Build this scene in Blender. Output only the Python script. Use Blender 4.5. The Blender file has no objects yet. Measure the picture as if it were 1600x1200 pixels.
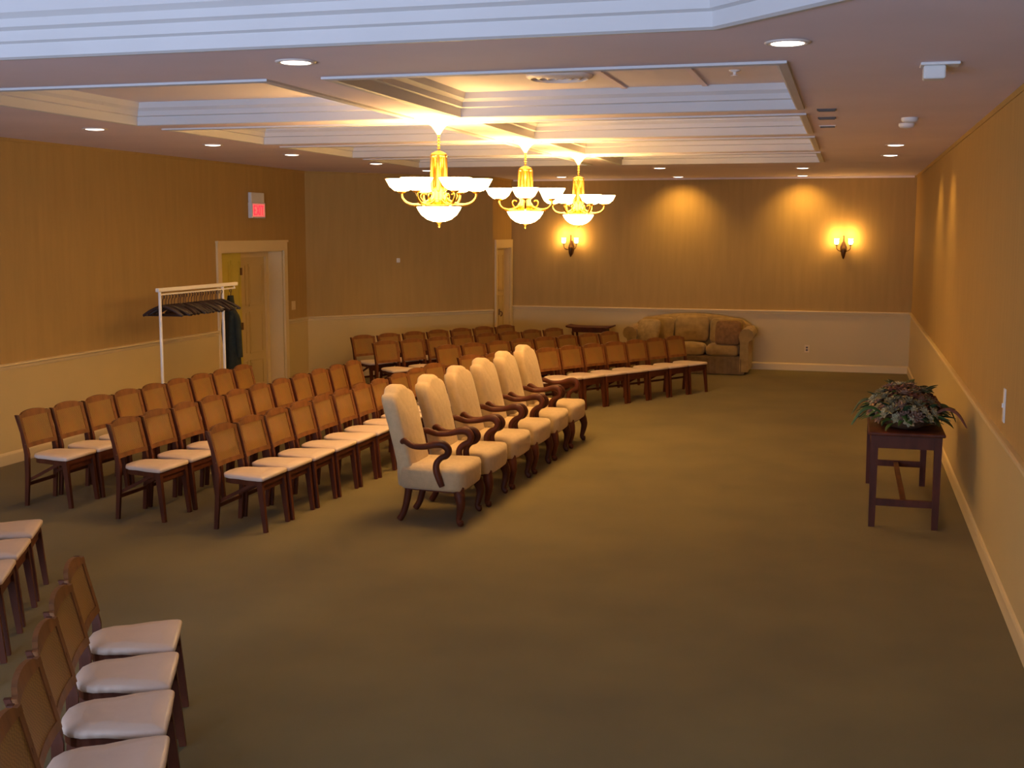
import bpy, math, random
from mathutils import Vector, Matrix
random.seed(7)
PI = math.pi
scn = bpy.context.scene
COL = scn.collection

# ------------------------------------------------------------------ camera
YAW, PITCH, ROLL, CAMH = .2718, .1261, .0017, 2.30
fw = Vector((-math.sin(YAW)*math.cos(PITCH), math.cos(YAW)*math.cos(PITCH), -math.sin(PITCH)))
rt = Vector((math.cos(YAW), math.sin(YAW), 0)); up = rt.cross(fw)
r2 = rt*math.cos(ROLL)+up*math.sin(ROLL); u2 = -rt*math.sin(ROLL)+up*math.cos(ROLL)
cd = bpy.data.cameras.new('camera'); cam = bpy.data.objects.new('camera', cd); COL.objects.link(cam)
m = Matrix((( r2.x, u2.x, -fw.x, 0), (r2.y, u2.y, -fw.y, 0), (r2.z, u2.z, -fw.z, CAMH), (0, 0, 0, 1)))
cam.matrix_world = m
cd.sensor_width = 36; cd.lens = 1880.9/1600*36; cd.clip_start = .05; cd.clip_end = 100
scn.camera = cam

# ------------------------------------------------------------------ exposure, world, daylight
scn.view_settings.view_transform = 'Standard'
scn.view_settings.look = 'None'
scn.view_settings.gamma = 1
scn.view_settings.exposure = 0.0
w = bpy.data.worlds.new('world'); scn.world = w; w.use_nodes = True
w.node_tree.nodes['Background'].inputs[0].default_value = (.55, .65, 1, 1)
w.node_tree.nodes['Background'].inputs[1].default_value = .1

def lamp(name, kind, loc, power, color, rot=None, **kw):
    l = bpy.data.lights.new(name, kind); l.energy = power; l.color = color
    for k, v in kw.items(): setattr(l, k, v)
    o = bpy.data.objects.new(name, l); o.location = loc
    if rot: o.rotation_euler = rot
    COL.objects.link(o); return o
# daylight through the windows of the rear wall behind the camera
DAY = (.56, .70, 1.0)
for i, x in enumerate((-6.0, -3.9, -1.8)):
    lamp('window_daylight', 'AREA', (x, -3.8, 1.10), 155, DAY, (math.radians(120), 0, 0), shape='RECTANGLE', size=1.5, size_y=1.7, spread=math.radians(125))

WARM = (1.0, .585, .145)
P_SHADE, P_DOWN, P_SCONCE = 6.5, 44, 6.0

# ------------------------------------------------------------------ materials
def mat(name, col, rough=.6, metal=0, noise=None, bump=0, bscale=60, emit=None, estr=0, spec=None, sheen=0, stretch=None, coat=0):
    mt = bpy.data.materials.new(name); mt.use_nodes = True
    nt = mt.node_tree; b = nt.nodes['Principled BSDF']
    b.inputs['Base Color'].default_value = (*col, 1); b.inputs['Roughness'].default_value = rough
    b.inputs['Metallic'].default_value = metal
    if spec is not None: b.inputs['Specular IOR Level'].default_value = spec
    if sheen: b.inputs['Sheen Weight'].default_value = sheen
    if coat: b.inputs['Coat Weight'].default_value = coat
    tc = nt.nodes.new('ShaderNodeTexCoord'); mp = nt.nodes.new('ShaderNodeMapping')
    nt.links.new(tc.outputs['Object'], mp.inputs['Vector'])
    if stretch: mp.inputs['Scale'].default_value = stretch
    if noise:
        sc, amt = noise
        n = nt.nodes.new('ShaderNodeTexNoise'); n.inputs['Scale'].default_value = sc; n.inputs['Detail'].default_value = 5
        nt.links.new(mp.outputs[0], n.inputs['Vector'])
        r = nt.nodes.new('ShaderNodeValToRGB')
        r.color_ramp.elements[0].position = .3; r.color_ramp.elements[1].position = .7
        r.color_ramp.elements[0].color = (*[c*(1-amt) for c in col], 1)
        r.color_ramp.elements[1].color = (*[min(1, c*(1+amt)) for c in col], 1)
        nt.links.new(n.outputs['Fac'], r.inputs[0]); nt.links.new(r.outputs[0], b.inputs['Base Color'])
    if bump:
        n2 = nt.nodes.new('ShaderNodeTexNoise'); n2.inputs['Scale'].default_value = bscale; n2.inputs['Detail'].default_value = 3
        nt.links.new(mp.outputs[0], n2.inputs['Vector'])
        bp = nt.nodes.new('ShaderNodeBump'); bp.inputs['Strength'].default_value = bump; bp.inputs['Distance'].default_value = .01
        nt.links.new(n2.outputs['Fac'], bp.inputs['Height']); nt.links.new(bp.outputs[0], b.inputs['Normal'])
    if emit:
        b.inputs['Emission Color'].default_value = (*emit, 1); b.inputs['Emission Strength'].default_value = estr
    return mt

WALLP = mat('wallpaper_ochre', (.43, .275, .092), .75, noise=(14.0, .05), bump=.12, bscale=160, stretch=(1, 1, .10), spec=.25)
CREAM = mat('paint_cream', (.60, .45, .20), .45, noise=(.8, .04), spec=.4)
TRIMW = mat('paint_trim_ivory', (.72, .56, .29), .4, noise=(1.2, .04), spec=.4)
CEIL = mat('ceiling_paint', (.80, .70, .78), .8, noise=(1.0, .04), spec=.2)
CROWNW = mat('crown_white', (.62, .61, .62), .55, noise=(2, .03), spec=.3)
CARPET = mat('carpet_olive', (.195, .150, .050), .95, noise=(1.3, .12), bump=.6, bscale=420, spec=.1, sheen=.15)
WOOD = mat('mahogany', (.095, .024, .009), .5, noise=(9, .35), stretch=(1, 1, .25), spec=.22)
WOODB = mat('chair_back_wood', (.19, .070, .018), .45, noise=(12, .3), stretch=(1, 1, .3), spec=.3)
VINYL = mat('seat_vinyl_white', (.76, .60, .48), .42, noise=(6, .05), bump=.1, bscale=30, spec=.4)
LINEN = mat('armchair_linen', (.56, .40, .21), .8, noise=(25, .07), bump=.25, bscale=150, sheen=.2)
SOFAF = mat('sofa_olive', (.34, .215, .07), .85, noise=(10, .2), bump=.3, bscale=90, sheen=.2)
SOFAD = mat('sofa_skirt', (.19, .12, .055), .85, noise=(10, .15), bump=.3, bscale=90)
PILLOW = mat('pillow_rust', (.24, .12, .04), .85, noise=(18, .25), bump=.3, bscale=90)
PILLOWG = mat('pillow_gold', (.42, .29, .12), .85, noise=(18, .2), bump=.3, bscale=90)
BRASS = mat('brass', (.80, .46, .10), .34, 1.0, noise=(14, .12))
DBRONZE = mat('bronze_dark', (.16, .08, .03), .4, .8, noise=(14, .2))
WHITEM = mat('white_metal', (.88, .84, .78), .35, noise=(6, .03))
PLAST = mat('white_plastic', (.75, .75, .74), .5, noise=(6, .03))
DARKP = mat('hanger_dark', (.03, .016, .02), .35, noise=(20, .3))
COAT = mat('coat_dark', (.016, .02, .012), .9, noise=(15, .3), bump=.5, bscale=40)
LEAFG = mat('leaf_green', (.04, .10, .02), .5, noise=(20, .35))
LEAFD = mat('leaf_dark', (.022, .05, .016), .55, noise=(20, .35))
GREYG = mat('leaf_grey', (.20, .17, .085), .6, noise=(30, .3))
PET1 = mat('petal_mauve', (.26, .15, .10), .7, noise=(40, .25))
PET2 = mat('petal_cream', (.42, .38, .22), .7, noise=(40, .2))
PET3 = mat('petal_rust', (.16, .055, .03), .7, noise=(40, .3))
BASKET = mat('basket_wicker', (.10, .05, .02), .7, noise=(60, .4), bump=.6, bscale=80)
OLIVEP = mat('paint_olive', (.55, .44, .06), .6, noise=(2, .06))
VENTG = mat('vent_grey', (.10, .085, .08), .6, noise=(9, .1))
EXITR = mat('exit_red', (.8, .03, .04), .5, emit=(1.0, .03, .06), estr=1.3, noise=(5, .02))
EXITW = mat('exit_face', (.85, .35, .35), .5, emit=(1.0, .16, .14), estr=.55, noise=(5, .02))
GLASS = mat('lamp_glass', (.95, .85, .7), .4, emit=(1.0, .62, .24), estr=23.0, noise=(5, .02))
GLASSS = mat('sconce_glass', (.95, .85, .6), .4, emit=(1.0, .66, .25), estr=5.0, noise=(5, .02))
DIFF = mat('downlight_diffuser', (.95, .9, .85), .4, emit=(1.0, .82, .66), estr=5.0, noise=(5, .02))
OFF = mat('downlight_trim', (.75, .66, .6), .5, noise=(5, .03))

def cane_mat():
    mt = bpy.data.materials.new('cane'); mt.use_nodes = True; nt = mt.node_tree; b = nt.nodes['Principled BSDF']
    tc = nt.nodes.new('ShaderNodeTexCoord'); ck = nt.nodes.new('ShaderNodeTexChecker'); ck.inputs['Scale'].default_value = 90
    ck.inputs['Color1'].default_value = (.46, .235, .05, 1); ck.inputs['Color2'].default_value = (.33, .16, .034, 1)
    n = nt.nodes.new('ShaderNodeTexNoise'); n.inputs['Scale'].default_value = 7
    mx = nt.nodes.new('ShaderNodeMix'); mx.data_type = 'RGBA'; mx.blend_type = 'MULTIPLY'; mx.inputs[0].default_value = .35
    nt.links.new(tc.outputs['Object'], ck.inputs['Vector']); nt.links.new(tc.outputs['Object'], n.inputs['Vector'])
    nt.links.new(ck.outputs['Color'], mx.inputs[6]); nt.links.new(n.outputs['Color'], mx.inputs[7])
    nt.links.new(mx.outputs[2], b.inputs['Base Color'])
    bp = nt.nodes.new('ShaderNodeBump'); bp.inputs['Strength'].default_value = .4; bp.inputs['Distance'].default_value = .003
    nt.links.new(ck.outputs['Fac'], bp.inputs['Height']); nt.links.new(bp.outputs[0], b.inputs['Normal'])
    b.inputs['Roughness'].default_value = .5
    b.inputs['Alpha'].default_value = .78   # woven cane with open holes
    return mt
CANE = cane_mat()

# ------------------------------------------------------------------ mesh helpers
class MB:
    def __init__(s): s.v = []; s.f = []; s.sm = []
    def add(s, vs, fs, smooth=False, M=None):
        o = len(s.v)
        for p in vs:
            p = Vector(p)
            s.v.append(M @ p if M is not None else p)
        for f in fs: s.f.append([i+o for i in f]); s.sm.append(smooth)
    def box(s, x0, x1, y0, y1, z0, z1, M=None):
        s.add([(x0,y0,z0),(x1,y0,z0),(x1,y1,z0),(x0,y1,z0),(x0,y0,z1),(x1,y0,z1),(x1,y1,z1),(x0,y1,z1)],
              [(0,3,2,1),(4,5,6,7),(0,1,5,4),(1,2,6,5),(2,3,7,6),(3,0,4,7)], M=M)
        return s
    def loft(s, rings, closed=True, caps=True, smooth=True, M=None):
        n = len(rings[0]); vs = [p for r in rings for p in r]; fs = []
        for i in range(len(rings)-1):
            for j in range(n if closed else n-1):
                a = i*n+j; b = i*n+(j+1) % n
                fs.append((a, b, b+n, a+n))
        s.add(vs, fs, smooth, M)
        if caps:
            s.add(rings[0], [list(range(n))[::-1]], False, M); s.add(rings[-1], [list(range(n))], False, M)
        return s
    def bar(s, p0, p1, w0, d0, w1=None, d1=None, up=(0, 0, 1), M=None):
        # square bar from p0 to p1; w along side, d along 'third'
        w1 = w0 if w1 is None else w1; d1 = d0 if d1 is None else d1
        p0 = Vector(p0); p1 = Vector(p1); t = (p1-p0).normalized(); u = Vector(up)
        if abs(t.dot(u)) > .95: u = Vector((1, 0, 0))
        a = t.cross(u).normalized(); b = a.cross(t).normalized()
        r = []
        for p, wd, dp in ((p0, w0, d0), (p1, w1, d1)):
            r.append([p-a*wd/2-b*dp/2, p+a*wd/2-b*dp/2, p+a*wd/2+b*dp/2, p-a*wd/2+b*dp/2])
        return s.loft(r, smooth=False, M=M)
    def tube(s, pts, rad, n=10, M=None, caps=True, flat=1.0):
        pts = [Vector(p) for p in pts]; rings = []
        if not isinstance(rad, (list, tuple)): rad = [rad]*len(pts)
        pa = None
        for i, p in enumerate(pts):
            t = (pts[min(i+1, len(pts)-1)]-pts[max(i-1, 0)]).normalized()
            if pa is None:
                a = t.orthogonal().normalized()
            else:
                a = (pa-t*pa.dot(t)).normalized()
            pa = a; b = t.cross(a)
            rings.append([p+(a*math.cos(2*PI*k/n)+b*math.sin(2*PI*k/n)*flat)*rad[i] for k in range(n)])
        return s.loft(rings, caps=caps, M=M)
    def lathe(s, prof, n=20, c=(0, 0, 0), M=None, caps=True):
        rings = [[(c[0]+r*math.cos(2*PI*k/n), c[1]+r*math.sin(2*PI*k/n), c[2]+z) for k in range(n)] for r, z in prof]
        return s.loft(rings, caps=caps, M=M)
    def prism(s, out, levels, M=None, smooth=False, cap=True):
        # out: 2D outline CCW; levels: list of (inset, z)
        c = Vector((sum(p[0] for p in out)/len(out), sum(p[1] for p in out)/len(out)))
        rings = []
        for ins, z in levels:
            ring = []
            for p in out:
                q = Vector((p[0], p[1])); d = (q-c); L = d.length
                q = c+d*(max(L-ins, .001)/L); ring.append((q.x, q.y, z))
            rings.append(ring)
        return s.loft(rings, caps=cap, smooth=smooth, M=M)
    def build(s, name, m, parent=None):
        me = bpy.data.meshes.new(name); me.from_pydata([tuple(p) for p in s.v], [], s.f); me.update()
        for p, k in zip(me.polygons, s.sm): p.use_smooth = k
        me.materials.append(m)
        o = bpy.data.objects.new(name, me); COL.objects.link(o)
        if parent: o.parent = parent
        return o

def smooth_pts(pts, k=6):
    pts = [Vector(p) for p in pts]; out = []
    for i in range(len(pts)-1):
        p0 = pts[max(i-1, 0)]; p1 = pts[i]; p2 = pts[i+1]; p3 = pts[min(i+2, len(pts)-1)]
        for j in range(k):
            t = j/k
            out.append(.5*((2*p1)+(-p0+p2)*t+(2*p0-5*p1+4*p2-p3)*t*t+(-p0+3*p1-3*p2+p3)*t**3))
    out.append(pts[-1]); return out
def interp(vals, k=6):
    out = []
    for i in range(len(vals)-1):
        for j in range(k): out.append(vals[i]+(vals[i+1]-vals[i])*j/k)
    out.append(vals[-1]); return out

def sweep(mb, poly, prof, closed=False):
    """poly 2D list, interior on the left; prof list of (inward, z)"""
    n = len(poly); P = [Vector(p) for p in poly]; rings = []
    idx = range(n)
    for i in idx:
        d0 = (P[i]-P[i-1]).normalized() if (closed or i > 0) else None
        d1 = (P[(i+1) % n]-P[i]).normalized() if (closed or i < n-1) else None
        if d0 is None: d0 = d1
        if d1 is None: d1 = d0
        n0 = Vector((-d0.y, d0.x)); n1 = Vector((-d1.y, d1.x))
        mi = (n0+n1).normalized(); mi = mi/max(mi.dot(n0), .2)
        rings.append([(P[i].x+mi.x*a, P[i].y+mi.y*a, z) for a, z in prof])
    if closed: rings.append(rings[0])
    mb.loft(rings, closed=True, caps=not closed, smooth=False)
    return mb

def soft(o, width=.01, seg=2, sub=0):
    b = o.modifiers.new('bevel', 'BEVEL'); b.width = width; b.segments = seg; b.limit_method = 'ANGLE'
    if sub:
        s = o.modifiers.new('sub', 'SUBSURF'); s.levels = sub; s.render_levels = sub
    return o
def tag(o, label=None, cat=None, group=None, kind=None):
    if label: o['label'] = label
    if cat: o['category'] = cat
    if group: o['group'] = group
    if kind: o['kind'] = kind
    return o
def empty(name, loc, rz=0, label=None, cat=None, group=None):
    o = bpy.data.objects.new(name, None); o.location = loc; o.rotation_euler = (0, 0, rz); COL.objects.link(o)
    o.empty_display_size = .1
    return tag(o, label, cat, group)
def copy_tree(o, parent=None, first=True):
    c = o.copy(); COL.objects.link(c)
    if parent: c.parent = parent
    for ch in list(o.children): copy_tree(ch, c)
    return c
def struct(o): o['kind'] = 'structure'; return o

# ------------------------------------------------------------------ room
XR, YB, H, RAIL, XL, YBACK = 1.0, 20.557, 3.197, 1.0, -7.963, -4.0
room = [(XR, YBACK), (XR, YB), (-5.743, YB), (-5.743, 19.394), (XL, 16.888), (XL, YBACK)]
TD = .17   # coffer depth
def rect(x0, x1, y0, y1): return [(x0, y0), (x1, y0), (x1, y1), (x0, y1)]
tray = [(-5.6, 5.43), (-6.3, 4.73), (-6.3, -1.2), (-5.6, -1.9), (-.6, -1.9), (.1, -1.2), (.1, 4.73), (-.6, 5.43)]
coffers = [rect(a, b, c, d) for (c, d) in ((6.71, 9.15), (9.65, 11.45), (11.95, 13.75), (14.25, 16.1)) for (a, b) in ((-5.85, -3.42), (-2.98, -.40))]

floor = MB(); floor.add([(x, y, 0) for x, y in room]+[(x, y, -.1) for x, y in room],
    [list(range(6)), list(range(11, 5, -1))]+[(i, i+6, (i+1) % 6+6, (i+1) % 6) for i in range(6)])
struct(floor.build('floor', CARPET))

# ceiling plane with its trays left open
import bmesh
def ceiling_mesh():
    bm = bmesh.new()
    for loop in [room]+[tray]+coffers:
        vs = [bm.verts.new((x, y, H)) for x, y in loop]
        for i in range(len(vs)): bm.edges.new((vs[i], vs[(i+1) % len(vs)]))
    bmesh.ops.triangle_fill(bm, use_beauty=True, use_dissolve=False, edges=bm.edges[:])
    def inside(p, poly):
        c = False
        for i in range(len(poly)):
            (x1, y1), (x2, y2) = poly[i], poly[i-1]
            if (y1 > p[1]) != (y2 > p[1]) and p[0] < (x2-x1)*(p[1]-y1)/(y2-y1)+x1: c = not c
        return c
    dead = [f for f in bm.faces if any(inside(f.calc_center_median()[:2], q) for q in [tray]+coffers) or not inside(f.calc_center_median()[:2], room)]
    bmesh.ops.delete(bm, geom=dead, context='FACES_ONLY')
    me = bpy.data.meshes.new('ceiling'); bm.to_mesh(me); bm.free()
    me.materials.append(CEIL); o = bpy.data.objects.new('ceiling', me); COL.objects.link(o); return o
ceil = struct(ceiling_mesh())

def tray_top(poly, z, name, m):
    k = len(poly)
    b = MB(); b.add([(x, y, z) for x, y in poly]+[(x, y, z+.08) for x, y in poly],
        [list(range(k))[::-1], list(range(k, 2*k))]+[(i, (i+1) % k, (i+1) % k+k, i+k) for i in range(k)])
    return struct(b.build(name, m))
def grow(poly, g):
    cx = sum(p[0] for p in poly)/len(poly); cy = sum(p[1] for p in poly)/len(poly)
    return [(x+g*(1 if x > cx else -1), y+g*(1 if y > cy else -1)) for x, y in poly]
tn = 0
CEIL2 = mat('coffer_panel_paint', (.76, .69, .72), .8, noise=(1.0, .05), spec=.2)
for c in coffers:
    tn += 1
    tray_top(grow(c, .06), H+TD, 'ceiling', CEIL2)
    b = MB()
    sweep(b, c, [(-.045, H-.001), (-.045, H-.014), (.0, H-.018), (.012, H-.012), (.014, H+.055), (.035, H+.062), (.038, H+.10), (.062, H+.125), (.075, H+TD+.005), (-.06, H+TD+.005), (-.06, H+.01)], closed=True)
    struct(b.build('trim_%d' % tn, CROWNW))
tray_ccw = tray if sum((tray[i][0]-tray[i-1][0])*(tray[i][1]+tray[i-1][1]) for i in range(len(tray))) < 0 else tray[::-1]
tray_top(grow(tray_ccw, .06), H+.42, 'ceiling', CEIL2)
tn += 1
b = MB()
sweep(b, tray_ccw, [(-.05, H-.001), (-.05, H-.02), (.0, H-.025), (.02, H-.015), (.022, H+.05), (.045, H+.06), (.048, H+.11), (.075, H+.125), (.08, H+.165), (.11, H+.19), (.112, H+.43), (-.06, H+.43), (-.06, H+.01)], closed=True)
struct(b.build('trim_%d' % tn, CROWNW))
# seams between the panels inside the nearest coffer
for x in (-1.66, -1.08+.02):
    tn += 1
    b = MB(); b.box(x-.02, x+.02, 6.8, 9.06, H+TD-.012, H+TD+.002); struct(b.build('trim_%d' % tn, CEIL))

# walls
def wall(name, p0, p1, z0, z1, m, t=.15, mb=None):
    p0 = Vector(p0); p1 = Vector(p1); d = (p1-p0).normalized(); n = Vector((d.y, -d.x))  # outward (interior on the left)
    b = mb or MB(); a, c = p0, p1; e, f = p1+n*t, p0+n*t
    vs = [(a.x, a.y, z0), (c.x, c.y, z0), (e.x, e.y, z0), (f.x, f.y, z0), (a.x, a.y, z1), (c.x, c.y, z1), (e.x, e.y, z1), (f.x, f.y, z1)]
    b.add(vs, [(0, 1, 2, 3), (7, 6, 5, 4), (0, 4, 5, 1), (1, 5, 6, 2), (2, 6, 7, 3), (3, 7, 4, 0)])
    if mb is None: return struct(b.build(name, m))
DA0, DA1, DAZ = 14.27, 16.10, 2.02      # double doorway in the left wall
DC0, DC1, DCZ = 19.60, 20.44, 2.02      # doorway beside the back wall
wall('wall_right', (XR, YBACK), (XR, YB), 0, H, WALLP)
wall('wall_back', (XR+.15, YB), (-5.9, YB), 0, H, WALLP)
b = MB(); C0, C1 = (-5.743, YB), (-5.743, 19.394)
wall('', (-5.743, YB), (-5.743, DC1), 0, H, WALLP, mb=b); wall('', (-5.743, DC0), C1, 0, H, WALLP, mb=b); wall('', (-5.743, DC1), (-5.743, DC0), DCZ, H, WALLP, mb=b)
struct(b.build('wall_corner', WALLP))
wall('wall_angled', C1, (XL, 16.888), 0, H, WALLP)
b = MB()
wall('', (XL, 16.888), (XL, DA1), 0, H, WALLP, mb=b); wall('', (XL, DA0), (XL, YBACK), 0, H, WALLP, mb=b); wall('', (XL, DA1), (XL, DA0), DAZ, H, WALLP, mb=b)
struct(b.build('wall_left', WALLP))
# rear wall behind the camera with three windows
b = MB(); zs = (.25, 2.1)
xs = [XL-.15, -6.75, -5.25, -4.65, -3.15, -2.55, -1.05, XR+.15]
for i in range(0, 7, 2): wall('', (xs[i], YBACK), (xs[i+1], YBACK), 0, H, WALLP, mb=b)
for i in (1, 3, 5):
    wall('', (xs[i], YBACK), (xs[i+1], YBACK), 0, zs[0], WALLP, mb=b); wall('', (xs[i], YBACK), (xs[i+1], YBACK), zs[1], H, WALLP, mb=b)
struct(b.build('wall_rear', WALLP))
for k, i in enumerate((1, 3, 5)):
    b = MB(); x0, x1 = xs[i], xs[i+1]
    for a0, a1, c0, c1 in ((x0, x1, zs[0], zs[0]+.05), (x0, x1, zs[1]-.05, zs[1]), (x0, x0+.05, zs[0], zs[1]), (x1-.05, x1, zs[0], zs[1]), ((x0+x1)/2-.02, (x0+x1)/2+.02, zs[0], zs[1]), (x0, x1, 1.15, 1.19)):
        b.box(a0, a1, YBACK-.1, YBACK-.03, c0, c1)
    struct(b.build('window_%d' % (k+1), TRIMW))

# wainscot, chair rail, baseboard, crown -- runs broken by the doorways
CW = .10
runs = {'right': [(XR, YBACK), (XR, YB)], 'back': [(XR, YB), (-5.743, YB)], 'angled': [(-5.743, 19.394), (XL, 16.888)],
        'left': [(XL, DA0-CW), (XL, YBACK)], 'door': [(XL, 16.888), (XL, DA1+CW)], 'rear': [(XL, YBACK), (XR, YBACK)]}
for nm, ln in runs.items():
    tn += 1
    b = MB(); sweep(b, ln, [(0, .001), (.012, .001), (.012, RAIL-.03), (0, RAIL-.03)])
    struct(b.build('trim_%d' % tn, CREAM))
    tn += 1
    b = MB(); sweep(b, ln, [(0, RAIL-.065), (.014, RAIL-.065), (.02, RAIL-.05), (.024, RAIL-.03), (.042, RAIL-.02), (.042, RAIL-.004), (.03, RAIL), (0, RAIL)])
    struct(b.build('trim_%d' % tn, TRIMW))
    b = MB(); sweep(b, ln, [(0, .001), (.03, .001), (.03, .10), (.024, .118), (.014, .124), (0, .124)])
    struct(b.build('baseboard_'+nm, TRIMW))
tn += 1
b = MB(); sweep(b, room, [(0, H-.03), (.006, H-.03), (.012, H-.018), (.02, H), (0, H)], closed=True)
struct(b.build('trim_%d' % tn, WALLP))
tn += 1
b = MB(); sweep(b, [(XR-.04, YB), (-5.70, YB)], [(0, H-.03), (.03, H-.03), (.05, H-.002), (0, H-.002)]); struct(b.build('trim_%d' % tn, CEIL))

# double doorway in the left wall: olive leaf in front, white panelled leaf set back on the right
def casing(mb, ax, w0, w1, z, cw, plane, t0, t1):
    # ax 'y': plane x constant
    mb.box(t0, t1, w0-cw, w0, 0, z+cw+.04); mb.box(t0, t1, w1, w1+cw, 0, z+cw+.04); mb.box(t0, t1, w0, w1, z, z+cw+.04)
tn += 1
b = MB(); casing(b, 'y', DA0, DA1, DAZ, CW, XL, XL-.02, XL+.03); b.box(XL, XL+.045, DA0-CW-.01, DA1+CW+.01, DAZ+CW+.02, DAZ+CW+.05)
struct(b.build('trim_%d' % tn, TRIMW))
tn += 1
b = MB()
b.box(XL-.62, XL-.004, DA1-.02, DA1+.04, 0, DAZ); b.box(XL-.62, XL-.004, DA0-.04, DA0+.02, 0, DAZ); b.box(XL-.62, XL-.004, DA0-.04, DA1+.04, DAZ-.015, DAZ+.04)
b.box(XL-.32, XL-.22, 14.92, DA1-.02, DAZ-.09, DAZ-.015)
b.box(XL-.32, XL-.22, DA1-.10, DA1-.02, 0, DAZ-.09)
struct(b.build('trim_%d' % tn, TRIMW))
b = MB(); b.box(XL-.75, XL, DA0-.05, DA1+.05, -.1, 0.0); struct(b.build('floor', CARPET))
b = MB(); b.box(XL-.70, XL-.62, DA0-.05, DA1+.05, 0, DAZ+.05); struct(b.build('wall_alcove', OLIVEP))

def panel_door(name, y0, y1, x, z1, m, face=1, knob_y=None):
    b = MB(); b.box(x-.04, x, y0, y1, .01, z1)
    wd = y1-y0
    for (a, c) in ((.09, .46), (.54, .91)):
        for (e, f) in ((.05, .24), (.29, .60), (.64, .95)):
            b2 = (y0+wd*a, y0+wd*c, z1*e, z1*f)
            # raised moulding frame and field
            for q in ((b2[0], b2[1], b2[2], b2[2]+.015), (b2[0], b2[1], b2[3]-.015, b2[3]), (b2[0], b2[0]+.015, b2[2], b2[3]), (b2[1]-.015, b2[1], b2[2], b2[3])):
                b.box(x, x+.008*face, *q) if face > 0 else b.box(x-.048, x-.04, *q)
            b.box(x-.001, x+.005, b2[0]+.04, b2[1]-.04, b2[2]+.04, b2[3]-.04)
    d = struct(b.build(name, m))
    ky = knob_y if knob_y is not None else y0+.07
    k = MB(); k.lathe([(.012, 0), (.012, .03), (.028, .045), (.03, .06), (.02, .075), (.001, .078)], 14, M=Matrix.Translation((x, ky, .98)) @ Matrix.Rotation(PI/2, 4, 'Y'))
    k.build('door_handle', DBRONZE, d)
    return d
panel_door('door_1', 14.93, 16.0, XL-.25, DAZ-.09, CREAM, knob_y=15.12)
d = panel_door('door_2', DA0+.02, 14.93, XL-.05, DAZ-.015, OLIVEP, knob_y=14.36)
for z in (.3, 1.0, 1.75):
    h = MB(); h.box(XL-.05, XL-.035, 14.90, 14.94, z-.05, z+.05); h.build('hinge', DBRONZE, d)

# doorway beside the back wall
tn += 1
b = MB(); x = -5.743; casing(b, 'y', DC0, DC1, DCZ, .10, x, x-.02, x+.03)
struct(b.build('trim_%d' % tn, TRIMW))
tn += 1
b = MB(); b.box(x-.5, x-.004, DC1-.02, DC1+.04, 0, DCZ); b.box(x-.5, x-.004, DC0-.04, DC0+.02, 0, DCZ); b.box(x-.5, x-.004, DC0-.04, DC1+.04, DCZ-.015, DCZ+.04)
b.box(x-.55, x-.5, DC0-.04, DC1+.04, 0, DCZ+.04)
struct(b.build('trim_%d' % tn, TRIMW))
b = MB(); b.box(x-.5, x, DC0-.04, DC1+.04, -.1, 0); struct(b.build('floor', CARPET))
panel_door('door_3', DC0+.02, DC1-.02, x-.10, DCZ-.016, CREAM, knob_y=DC0+.08)
t = empty('wall_hook', (x+.03, 19.66, .94), label='small dark brass hook on the door casing beside the back wall', cat='hook')
b = MB(); b.box(0, .012, -.035, .035, -.05, .05); b.build('plate', DBRONZE, t)
b = MB(); b.tube(smooth_pts([(.01, 0, .01), (.05, 0, 0), (.06, 0, -.03), (.045, 0, -.06), (.03, 0, -.07)]), .01); b.build('hook', DBRONZE, t)

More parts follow.
